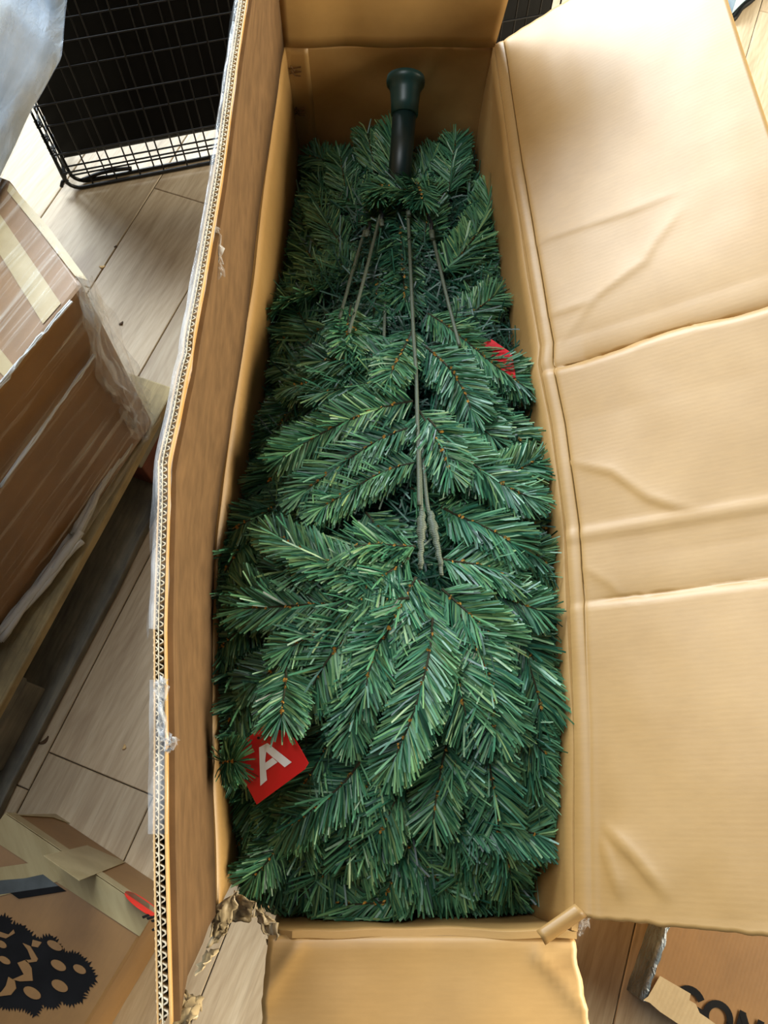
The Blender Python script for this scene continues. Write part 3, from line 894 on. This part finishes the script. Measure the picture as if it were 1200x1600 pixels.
# ------------------------------------------------------------------ wire crate
ca = radians(14.5)
CR0 = un(110, 299, 0)
CRATE = root('wire_crate', 'folded black wire dog crate standing behind the box on the left', 'crate', CR0, ca)
V, F = tube_geo([(0, 0, 0), (0, 0, 1)], 1.0, 6)
uw = bpy.data.meshes.new('wire'); uw.from_pydata([tuple(v) for v in V], [], F)
uw.polygons.foreach_set('use_smooth', [True] * len(uw.polygons)); uw.materials.append(BLACK_WIRE)
def wire(p, q, r, parent, name='wire'):
    p, q = Vector(p), Vector(q); d = q - p
    o = bpy.data.objects.new(name, uw); COL.objects.link(o)
    o.location = p; o.rotation_euler = d.to_track_quat('Z', 'Y').to_euler(); o.scale = (r, r, d.length)
    o.parent = parent
    return o
CL_, CHT = 1.10, 0.47
def rounded_frame(x0, x1, z0, z1, y, rad=.03):
    pts = []
    for cx, cz, a0 in ((x1 - rad, z0 + rad, -90), (x1 - rad, z1 - rad, 0), (x0 + rad, z1 - rad, 90), (x0 + rad, z0 + rad, 180)):
        for k in range(6):
            a = radians(a0 + 90 * k / 5); pts.append((cx + rad * cos(a), y, cz + rad * sin(a)))
    return pts + [pts[0]]
def crate_panel(y, x0, x1, r, zs, step, shift=0.0):
    f = tube('wire_panel', rounded_frame(x0, x1, .0045, CHT, y), .0042, BLACK_WIRE, CRATE, 7)
    x = x0 + step + shift
    while x < x1 - .01:
        wire((x, y + .003, .004), (x, y + .003, CHT), r, f); x += step
    for z in zs:
        wire((x0 - .002, y - .003, z), (x1, y - .003, z), r * 1.1, f)
    return f
crate_panel(0.0, 0, CL_, .0017, (.052, .10, .215, .33), .052)
crate_panel(.017, .012, CL_ - .01, .0017, (.028, .052, .155, .27, .36), .052, .02)
crate_panel(.135, 0.0, CL_, .0017, (.05, .215, .33), .052, .008)
# the plastic tray stored upright between the panels
def tray(u, v):
    e = max(0, (abs(v - .5) - .47) / .03)
    return (lerp(.012, CL_ - .02, u), .036 + 0.012 * e, lerp(.045, CHT - .03, v))
sheet('tray', tray, 4, 40, 0.003, BLACK_PLASTIC, CRATE)
for sx in (0.0,):
    sp = tube('wire_panel', [(0, .004, .03), (0, .131, .03), (0, .131, .38), (0, .004, .38), (0, .004, .03)], .0042, BLACK_WIRE, CRATE, 6)
    for z in (.075, .12, .165, .21, .30):
        wire((0, 0, z), (0, .135, z), .0021, sp)
    for y in (.04, .09):
        wire((0, y, .01), (0, y, .38), .0021, sp)
for z in (.085, .115, .15):                  # coil hinges on the corner post
    tube('hinge_coil', [(-.002 + .006 * cos(t * 1.3), .02 + .006 * sin(t * 1.3), z + t * .0012) for t in range(16)], .0016, BLACK_WIRE, CRATE, 5)
tube('latch', smooth_path([(.03, .012, .012), (.07, .02, .014), (.11, .014, .02), (.14, .02, .012)], 14), .0042, BLACK_WIRE, CRATE, 6)
tube('latch', smooth_path([(-.012, -.004, .02), (-.004, .0, .03), (.004, .004, .024)], 8), .004, BLACK_WIRE, CRATE, 6)

# pale board by the top right corner
A_ = un(1141, 30, .05)
PB = root('storage_tray', 'pale blue tray corner with black rim on floor, top right corner', 'tray')
pb = [un(1141, 29, 0), un(1118, -10, 0), un(1150, -80, 0), un(1230, -60, 0), un(1175, -3, 0)]
prism('tray_body', pb, [p + Vector((0, 0, .05)) for p in [un(1138, 28, 0), un(1118, -12, 0), un(1150, -80, 0), un(1230, -62, 0), un(1170, -5, 0)]], PALE_BLUE, PB, .004)
tube('tray_rim', smooth_path([un(1118, -8, .012), un(1141, 30, .008), un(1158, 12, .008), un(1180, -6, .008), un(1232, -60, .008)], 24), .008, BLACK_PLASTIC, PB, 8)

# ------------------------------------------------------------------ wrapped pallet load on the left
pd = radians(-110.5); P_u = Vector((cos(pd), sin(pd), 0)); P_n = Vector((sin(pd), -cos(pd), 0))   # P_n points left-up (into the pallet)
pe = un(273, 606, .144); pe.z = 0
if P_n.x > 0: P_n = -P_n
PAL = root('wooden_pallet', 'weathered wooden pallet under the wrapped carton at left', 'pallet')
def board(name, l0, l1, w0, w1, z0, z1, mat, seed=1, bev=.003):
    """board along the pallet, uneven by a few millimetres"""
    r = random.Random(seed)
    nseg = 14
    V, F = [], []
    for i in range(nseg + 1):
        l = lerp(l0, l1, i / nseg)
        j0, j1 = .003 * nz(l * 7, seed), .003 * nz(l * 7, seed + 5)
        for ww, zz in ((w0 + j0, z0), (w1 + j1, z0), (w1 + j1, z1), (w0 + j0 * 1.5, z1), ):
            V.append((l, ww, zz + .001 * nz(l * 9, ww * 30, seed)))
    for i in range(nseg):
        for k in range(4):
            F.append((i * 4 + k, i * 4 + (k + 1) % 4, i * 4 + 4 + (k + 1) % 4, i * 4 + 4 + k))
    F += [(3, 2, 1, 0), tuple(nseg * 4 + k for k in range(4))]
    o = mesh(name, V, F, mat, PAL)
    bpy_fix(o)
    o.matrix_world = Matrix(((P_u.x, P_n.x, 0, pe.x), (P_u.y, P_n.y, 0, pe.y), (0, 0, 1, 0), (0, 0, 0, 1)))
    b = o.modifiers.new('bevel', 'BEVEL'); b.width = bev; b.segments = 2; b.limit_method = 'ANGLE'
    return o
def bpy_fix(o):
    bm = bmesh.new(); bm.from_mesh(o.data)
    bmesh.ops.recalc_face_normals(bm, faces=bm.faces); bm.to_mesh(o.data); bm.free()
for k, (a_, b_) in enumerate(((0, .115), (.150, .25), (.29, .41), (.44, .54), (.58, .70), (.70, .80))):
    board('deck_board', 0, 1.2, a_, b_, .122, .144, PALLET, 3 + k)
for k, (a_, b_) in enumerate(((0, .145), (.5275, .6725), (1.055, 1.2))):
    board('cross_board', a_, b_, 0.004, .796, .100, .1215, PALLET_GREY, 20 + k)
for k, (l_, w_) in enumerate([(l_, w_) for l_ in (.0, .5275, 1.055) for w_ in (.0, .33, .70)]):
    board('block', l_ + .004, l_ + .141, w_ + .006, w_ + .094, .022, .0995, PALLET_RED if (l_ == 0) else PALLET_GREY, 40 + k)
for k, w_ in enumerate((-.018, .33, .70)):
    board('runner_board', -.01, 1.2, w_, w_ + .115, .0, .0215, PALLET_GREY, 60 + k)

CART = root('wrapped_carton', 'brown carton with tan tape wrapped in clear stretch film on pallet', 'carton')
c0 = Vector((-.383, .631, 0)); e1 = Vector((cos(radians(-117.0)), sin(radians(-117.0)), 0))
k1 = Vector((-.508, .806, 0)); k2 = k1 + Vector((cos(radians(156)), sin(radians(156)), 0)) * .40
n1 = c0 + e1 * .98; n2 = n1 + Vector((cos(radians(150)), sin(radians(150)), 0)) * .5
foot = [c0, k1, k2, n2, n1]
cz = lambda P, z: [Vector((p.x, p.y, z)) for p in P]
inset = lambda P, q: [p + (Vector((-.75, .25, 0)) - p).normalized() * q for p in P]
prism('carton_body', cz(inset(foot, .012), .145), cz(foot, .5), CARD_DEEP, CART, .006)
# front long face slightly lighter lid panel, tape bands on the top
def top_px(pts, z): return [un(u, v, z) for u, v in pts]
flat_poly('tape_strip', top_px([(15, 286), (11, 298), (60, 358), (117, 431), (137, 438), (76, 355)], .5015), 0, TAN_TAPE, CART)
flat_poly('tape_strip', top_px([(-30, 310), (-30, 372), (0, 398), (67, 506), (95, 474), (0, 335)], .5012), 0, TAN_TAPE, CART)
flat_poly('tape_strip', top_px([(-60, 470), (-60, 520), (10, 592), (24, 575)], .5012), 0, TAN_TAPE, CART)
# clear film skin around the carton
fz = .502
def film_side(u, v):
    p = lerp(c0, n1, u) + Vector((e1.y, -e1.x, 0)) * 0
    nn = Vector((-e1.y, e1.x, 0)); nn = nn if nn.x > 0 else -nn
    b = .006 + .004 * nz(u * 6, v * 5, 1) + .004 * v
    q = p + nn * b
    z = lerp(.506, .150, v)
    if v < .12: q = p + nn * b * (v / .12) - nn * .004 * (1 - v / .12)
    return (q.x, q.y, z + .002 * nz(u * 20, v * 3, 5))
skin('stretch_film', film_side, 60, 24, FILM, CART)
def film_top(u, v):
    p = lerp(c0, n1, u * .9); q = lerp(k1, k2, u * .9 * .8)
    r = p.lerp(q, v)
    return (r.x, r.y, .5045 + .002 * nz(u * 9, v * 7, 3))
skin('stretch_film', film_top, 40, 20, FILM, CART)
def film_rope(u0, v0, u1, v1, z0, z1, r, seed, nstr=5):
    V, F = [], []
    rr = random.Random(seed)
    a, b = un(u0, v0, z0), un(u1, v1, z1)
    for k in range(nstr):
        o1 = Vector((rr.uniform(-1, 1), rr.uniform(-1, 1), rr.uniform(-1, 1))) * r; o2 = Vector((rr.uniform(-1, 1), rr.uniform(-1, 1), rr.uniform(-1, 1))) * r
        pts = [(a + o1).lerp(b + o2, i / 12) + Vector((.002 * nz(i * .6, k, seed), .002 * nz(k, i * .6, seed), .003 * nz(i * .7, seed, k))) for i in range(13)]
        v2, f2 = tube_geo(pts, lambda t: r * .45 * (1 + .4 * sin(t * 9 + k)), 5)
        F += [tuple(i + len(V) for i in f) for f in f2]; V += v2
    return mesh('film_strand', V, F, FILM_STRAND, CART, True)
m = NT('film_strand_pvc'); m.set(Base_Color=(.78, .80, .80), Roughness=0.15)
m.b.inputs['Transmission Weight'].default_value = 0.3; m.b.inputs['IOR'].default_value = 1.25
FILM_STRAND = m.m
film_rope(206, 672, 118, 838, .17, .165, .008, 3, 9)
film_rope(118, 838, -10, 1000, .165, .175, .011, 4, 11)
film_rope(146, 555, 0, 760, .40, .40, .0035, 6, 4)
film_rope(66, 520, -6, 610, .507, .507, .0025, 7, 3)
film_rope(110, 470, -10, 610, .508, .508, .0025, 8, 3)
# bunched loose film on the corner
A_ = [(118, 436), (135, 500), (140, 560), (158, 598), (172, 622), (182, 642), (212, 672)]
B_ = [(143, 440), (168, 490), (205, 560), (228, 612), (239, 644), (238, 668), (226, 690)]
Z_ = [.512, .465, .40, .34, .28, .24, .19]
def wad(dz, amp, seed):
    def P(u, v):
        i = u * 6; k = min(int(i), 5); f = i - k
        z = lerp(Z_[k], Z_[k + 1], f) + dz
        p = un(lerp(A_[k][0], A_[k + 1][0], f), lerp(A_[k][1], A_[k + 1][1], f), z)
        q = un(lerp(B_[k][0], B_[k + 1][0], f), lerp(B_[k][1], B_[k + 1][1], f), z)
        r = p.lerp(q, v)
        w1 = abs(nz(v * 6 + seed, u * 3, seed)) + .6 * abs(nz(v * 14, u * 7, seed + 2))
        return r + Vector((amp * nz(u * 7, v * 7, seed), amp * nz(v * 7, seed, u * 9), amp * 2.2 * (w1 - .3) * (.3 + .7 * sin(pi * v))))
    return P
skin('bunched_film', wad(.012, .010, 2.3), 60, 26, FILM_BUNCH, CART, False)
skin('bunched_film', wad(.0, .014, 6.7), 50, 22, FILM_BUNCH, CART, False)

# tall film-wrapped bundle resting on the carton, mostly outside the frame
BUN = root('wrapped_bundle', 'bundle under layers of whitish stretch film in the top left corner', 'bundle')
def bundle_edge(y):      # lower right edge of the bundle
    return interp(y, [.40, .55, .784, .924, 1.013, 1.10, 1.164, 1.30, 1.45], [-.60, -.535, -.512, -.490, -.468, -.474, -.480, -.50, -.56])
def bundle(off):
    def P(u, v):
        y = lerp(.44, 1.235, u)
        x0 = bundle_edge(y)
        a = v * pi * .5                                     # rounded shoulder from the lower edge to the top
        if v < .5:
            t = v / .5
            x = x0 - .40 * t + .04 * sin(pi * t); z = .516 + .50 * t  # slope and unseen height shaped to catch light and shade the floor
        else:
            t = (v - .5) / .5
            x = x0 - .40 - .3 * t; z = 1.016 + .03 * sin(pi * t)
        endc = min(1, min(u, 1 - u) / .05) ** .5
        x = lerp(-1.1, x, .45 + .55 * endc)
        w1 = .004 * nz(y * 12 + v * 5, v * 3, 2 + off * 90) + .006 * nz(y * 3.5, v * 34, off * 90) + .003 * nz(y * 9, v * 80, off * 50)
        return (x + w1 + off, y, z + w1 * .6 + off * .6)
    return P
m = NT('bundle_goods'); v = m.coords((1, 1, 1))
m.set(Base_Color=m.ramp(m.noise(v, 8, 5), [(0.3, srgb(150, 178, 206)), (0.7, srgb(224, 236, 246))]), Roughness=0.5); GOODS = m.m  # window's bluish reflection put into the base colour
sheet('wrapped_goods', bundle(0), 50, 40, 0.01, GOODS, BUN)
skin('stretch_film', bundle(.006), 70, 200, FILM_WHITE, BUN)
def bundle_base(u, v):
    y = lerp(.5, 1.2, u)
    return (lerp(bundle_edge(y) - .03, -1.12, v), y, .516)
sheet('bundle_base', bundle_base, 10, 4, 0.006, GOODS, BUN)

# ------------------------------------------------------------------ printed carton, lower left
LC = root('printed_carton', 'brown taped carton with black tree print and red oval, lower left', 'carton')
d1 = radians(-29.45); q0 = un(85, 1272, 0)
LU = Vector((cos(d1), sin(d1), 0)); LV = Vector((-cos(pi / 2 + d1), -sin(pi / 2 + d1), 0))   # LU along the far side, LV towards the viewer
zt = .17
fp = [q0, q0 + LU * .25, q0 + LU * .25 + LV * .42, q0 + LV * .42]
fp = [q0, q0 + LU * .25, q0 + LU * .25 + LV * .42, q0 + LV * .42 ]
prism('carton_body', [Vector((p.x, p.y, .001)) for p in fp], [Vector((p.x, p.y, zt)) for p in fp], CARD_BROWN, LC, .004)
def on_top(px, z=zt): return [un(u, v, z) for u, v in px]
def on_side(px, lift=.0008):
    """points on the vertical far side face"""
    nn = -LV
    out = []
    o3 = Vector((0, 0, CH))
    for u, v in px:
        a, b = (u - 600) / FPX, (800 - v) / FPX
        d = Vector((a, b * cos(TILT) + sin(TILT), b * sin(TILT) - cos(TILT)))
        t = (q0 + nn * lift - o3).dot(nn) / d.dot(nn)
        out.append(o3 + d * t)
    return out
def decal(name, pts, n, mat, parent, th=.0004):
    pts = [p for p in pts]
    return prism(name, [p - n * th for p in pts], [p + n * th for p in pts], mat, parent)
ZU = Vector((0, 0, 1))
rl = lambda u: interp(u, [0, 12, 250, 330], [1284, 1292, 1485, 1550])
decal('tape_strip', [q0 + LU * a + LV * b + Vector((0, 0, zt + .0008)) for a, b in ((0.0, .0), (.249, .0), (.249, .030), (.0, .034))], ZU, OLIVE_TAPE, LC)
decal('tape_strip', [q0 + LU * a - LV * .001 + Vector((0, 0, b)) for a, b in ((0.0, zt), (.249, zt), (.249, zt - .026), (.0, zt - .030))], -LV, OLIVE_TAPE, LC)
decal('tape_strip', on_side([(68, 1337), (136, 1321), (196, 1347), (124, 1376)], .0014), -LV, OLIVE_TAPE, LC)
decal('tape_strip', [q0 + LU * a - LV * .0012 + Vector((0, 0, b)) for a, b in ((0.002, .012), (.002, .0), (.03, .0), (.012, .03), (.006, zt))], -LV, OLIVE_TAPE, LC)
decal('tape_strip', [p + ZU * .0012 for p in on_top([(-40, 1376), (0, 1355), (70, 1345), (100, 1375), (0, 1400), (-40, 1405)])], ZU, OLIVE_TAPE, LC)
decal('printed_bar', [p + ZU * .0016 for p in on_top([(17, 1395), (92, 1384), (104, 1392), (30, 1404)])], ZU, BLACK_INK, LC)
decal('hatched_print', [p + ZU * .0016 for p in on_top([(-30, 1378), (40, 1372), (68, 1366), (92, 1384), (17, 1395), (-30, 1402)])], ZU, GREY_INK, LC)
ov = [(224 + 33 * cos(t) * .88 - 8 * sin(t) * .47, 1414 + 33 * cos(t) * .60 + 9 * sin(t) * .88) for t in [k * pi / 14 for k in range(28)]]
decal('red_oval', on_side(ov, .001), -LV, RED_INK, LC)
for k, (u, v, L_) in enumerate([(222, 1432, 10), (229, 1434, 14), (236, 1438, 14), (243, 1446, 16), (237, 1452, 9)]):
    decal('print_stroke', on_side([(u, v), (u + L_, v - 4), (u + L_ + 2, v - 1), (u + 2, v + 3)], .001), -LV, BLACK_INK, LC)
# black tree print with hairy outline and brown ornaments, flat on the top
Rp = random.Random(5)
ol = [(-60, 1430), (-20, 1428), (0, 1431), (15, 1433), (20, 1443), (37, 1446), (52, 1462), (62, 1466), (80, 1462), (92, 1474), (98, 1486), (120, 1489), (131, 1497), (142, 1510), (150, 1530),
      (140, 1544), (132, 1552), (130, 1563), (112, 1570), (96, 1566), (86, 1575), (66, 1571), (56, 1587), (44, 1578), (30, 1574), (8, 1576), (-14, 1562), (-60, 1570)]
pts = []
for i in range(len(ol)):
    a, b = Vector(ol[i]), Vector(ol[(i + 1) % len(ol)])
    n_ = max(2, int((b - a).length / 2.2))
    dirn = (b - a).normalized(); out = Vector((dirn.y, -dirn.x))
    for k in range(n_):
        p = a.lerp(b, k / n_)
        pts.append(p + out * (Rp.uniform(2, 7) if k % 2 else -Rp.uniform(0, 2)))
body = bmesh.new()
vs = [body.verts.new(p_ + ZU * .0009) for p_ in [un(p.x, p.y, zt) for p in pts]]
es = [body.edges.new((vs[i], vs[(i + 1) % len(vs)])) for i in range(len(vs))]
bmesh.ops.triangle_fill(body, use_beauty=True, edges=es, use_dissolve=False)
bmesh.ops.recalc_face_normals(body, faces=body.faces)
bm_obj('tree_print', body, BLACK_INK, LC)
for (u, v, a_, b_) in [(3, 1475, 9, 5), (8, 1500, 10, 5), (92, 1508, 13, 7), (94, 1540, 14, 8), (51, 1551, 15, 8), (86, 1477, 13, 6), (125, 1514, 11, 6), (-20, 1530, 12, 7)]:
    decal('print_ornament', [un(u + a_ * cos(t) * .86 - b_ * sin(t) * .5, v + a_ * cos(t) * .5 + b_ * sin(t) * .86, zt) + ZU * .0014 for t in [k * pi / 9 for k in range(18)]], ZU, CARD_BROWN, LC)
for pl in ([(36, 1473), (48, 1478), (60, 1498), (58, 1502), (44, 1504), (40, 1500), (50, 1499), (44, 1484)], [(28, 1504), (42, 1499), (50, 1512), (52, 1532), (32, 1533), (20, 1530), (38, 1522)],
           [(14, 1526), (24, 1532), (26, 1544), (18, 1554), (-6, 1557), (4, 1548), (10, 1540)], [(52, 1468), (66, 1472), (60, 1480), (50, 1478)], [(-10, 1452), (14, 1460), (22, 1452), (24, 1458), (10, 1466), (-10, 1460)]):
    decal('print_garland', [p + ZU * .0014 for p in on_top(pl)], ZU, CARD_BROWN, LC)

# ------------------------------------------------------------------ lettered carton, lower right
RC = root('lettered_carton', 'flat brown carton with black letters and silver tape, lower right', 'carton')
zr = .07
r0 = un(1003, 1560, zr); RU = Vector((cos(radians(63.3)), sin(radians(63.3)), 0)); RV = Vector((cos(radians(-26.9)), sin(radians(-26.9)), 0))
rp = [r0, r0 + RV * .42, r0 + RV * .42 + RU * .30, r0 + RU * .30]
prism('carton_body', [Vector((p.x, p.y, .001)) for p in rp], [Vector((p.x, p.y, zr)) for p in rp], CARD_BROWN, RC, .003)
def silver(u, v):
    l = lerp(-.002, .29, u)
    e = .004 * nz(l * 60, 3) * (v == 0)
    p = r0 + RU * l
    if v < .25: q = p + RV * (.006 * (1 - v / .25) + e); z = zr + .0015
    else: q = p - RV * (.002 + .0015 * nz(l * 40, v * 5)); z = lerp(zr, .006, (v - .25) / .75)
    return (q.x, q.y, z)
skin('silver_tape', silver, 60, 12, SILVER, RC)
tp = [(1004, 1562), (1012, 1556), (1030, 1524), (1040, 1530), (1054, 1538), (1078, 1552), (1076, 1562), (1086, 1568), (1092, 1582), (1104, 1590), (1140, 1616), (1060, 1600), (1030, 1580), (1014, 1566)]
decal('torn_patch', [un(u, v, zr) + ZU * .0026 for u, v in tp], ZU, PAPER_TORN, RC)
# letters G O N drawn in the plane of the lid; (u,v) map by the lid's own axes
gu = (un(1122, 1592, zr) - un(1088, 1574, zr)).normalized(); gv = Vector((-gu.y, gu.x, 0))
def letter(cx, cy, paths, wd, name):
    o3 = un(cx, cy, zr)
    V, F = [], []
    for k, pth in enumerate(paths):
        b = len(V); n_ = len(pth)
        for i in range(n_):
            p = Vector(pth[i]); a = Vector(pth[max(i - 1, 0)]); c = Vector(pth[min(i + 1, n_ - 1)])
            t = (c - a).normalized(); s_ = Vector((-t.y, t.x)) * wd * .5
            for sg in (1, -1):
                q = p + s_ * sg
                V.append(o3 + gu * q.x + gv * q.y + ZU * (.0014 + .0002 * k))
        F += [(b + 2 * i, b + 2 * i + 2, b + 2 * i + 3, b + 2 * i + 1) for i in range(n_ - 1)]
    return mesh(name, V, F, BLACK_INK, RC)
arc = lambda r, a0, a1, n_=20: [(r * cos(radians(lerp(a0, a1, i / n_))), r * sin(radians(lerp(a0, a1, i / n_)))) for i in range(n_ + 1)]
letter(1076, 1569, [arc(.0180, 38, 322), [(.0185, -.0115), (.0185, -.002), (.005, -.002)]], .0095, 'letter')
letter(1121, 1590, [arc(.0165, 0, 360, 28)], .0090, 'letter')
letter(1168, 1612, [[(-.0125, -.02), (-.0125, .0205)], [(-.0125, .0175), (.0125, -.0175)], [(.0125, -.02), (.0125, .0205)]], .0090, 'letter')

# ------------------------------------------------------------------ chips of wood on the floor
for k, (u, v, ln, wd, a_, mt, lab) in enumerate([
    (160, 418, .012, .006, .3, CHIP, 'small pale chip of wood on the bright floor beside the wrapped carton'),
    (190, 506, .010, .005, .9, CHIP_DARK, 'small dark chip on the floor beside the bunched film'),
    (70, 1159, .018, .006, .7, CHIP_DARK, 'curled dark chip of bark on the floor beside the pallet'),
    (195, 1168, .008, .005, 1.4, CHIP, 'small tan chip on the floor between pallet and standing flap'),
    (42, 1177, .008, .005, .2, CHIP_DARK, 'tiny dark crumb on the floor, lower left of the curled bark chip'),
    (181, 386, .007, .004, 1.1, CHIP_DARK, 'tiny dark crumb on the floor above the knotted plank')]):
    c_ = un(u, v, .0)
    def chip(s, t, c_=c_, ln=ln, wd=wd, a_=a_):
        x, y = (s - .5) * ln, (t - .5) * wd * (1 - .7 * (2 * s - 1) ** 2) + .2 * ln * (2 * s - 1) ** 2
        return (c_.x + x * cos(a_) - y * sin(a_), c_.y + x * sin(a_) + y * cos(a_), .002 + .001 * sin(s * 6))
    tag(sheet('wood_chip', chip, 8, 4, .0018, mt), lab, 'chip')
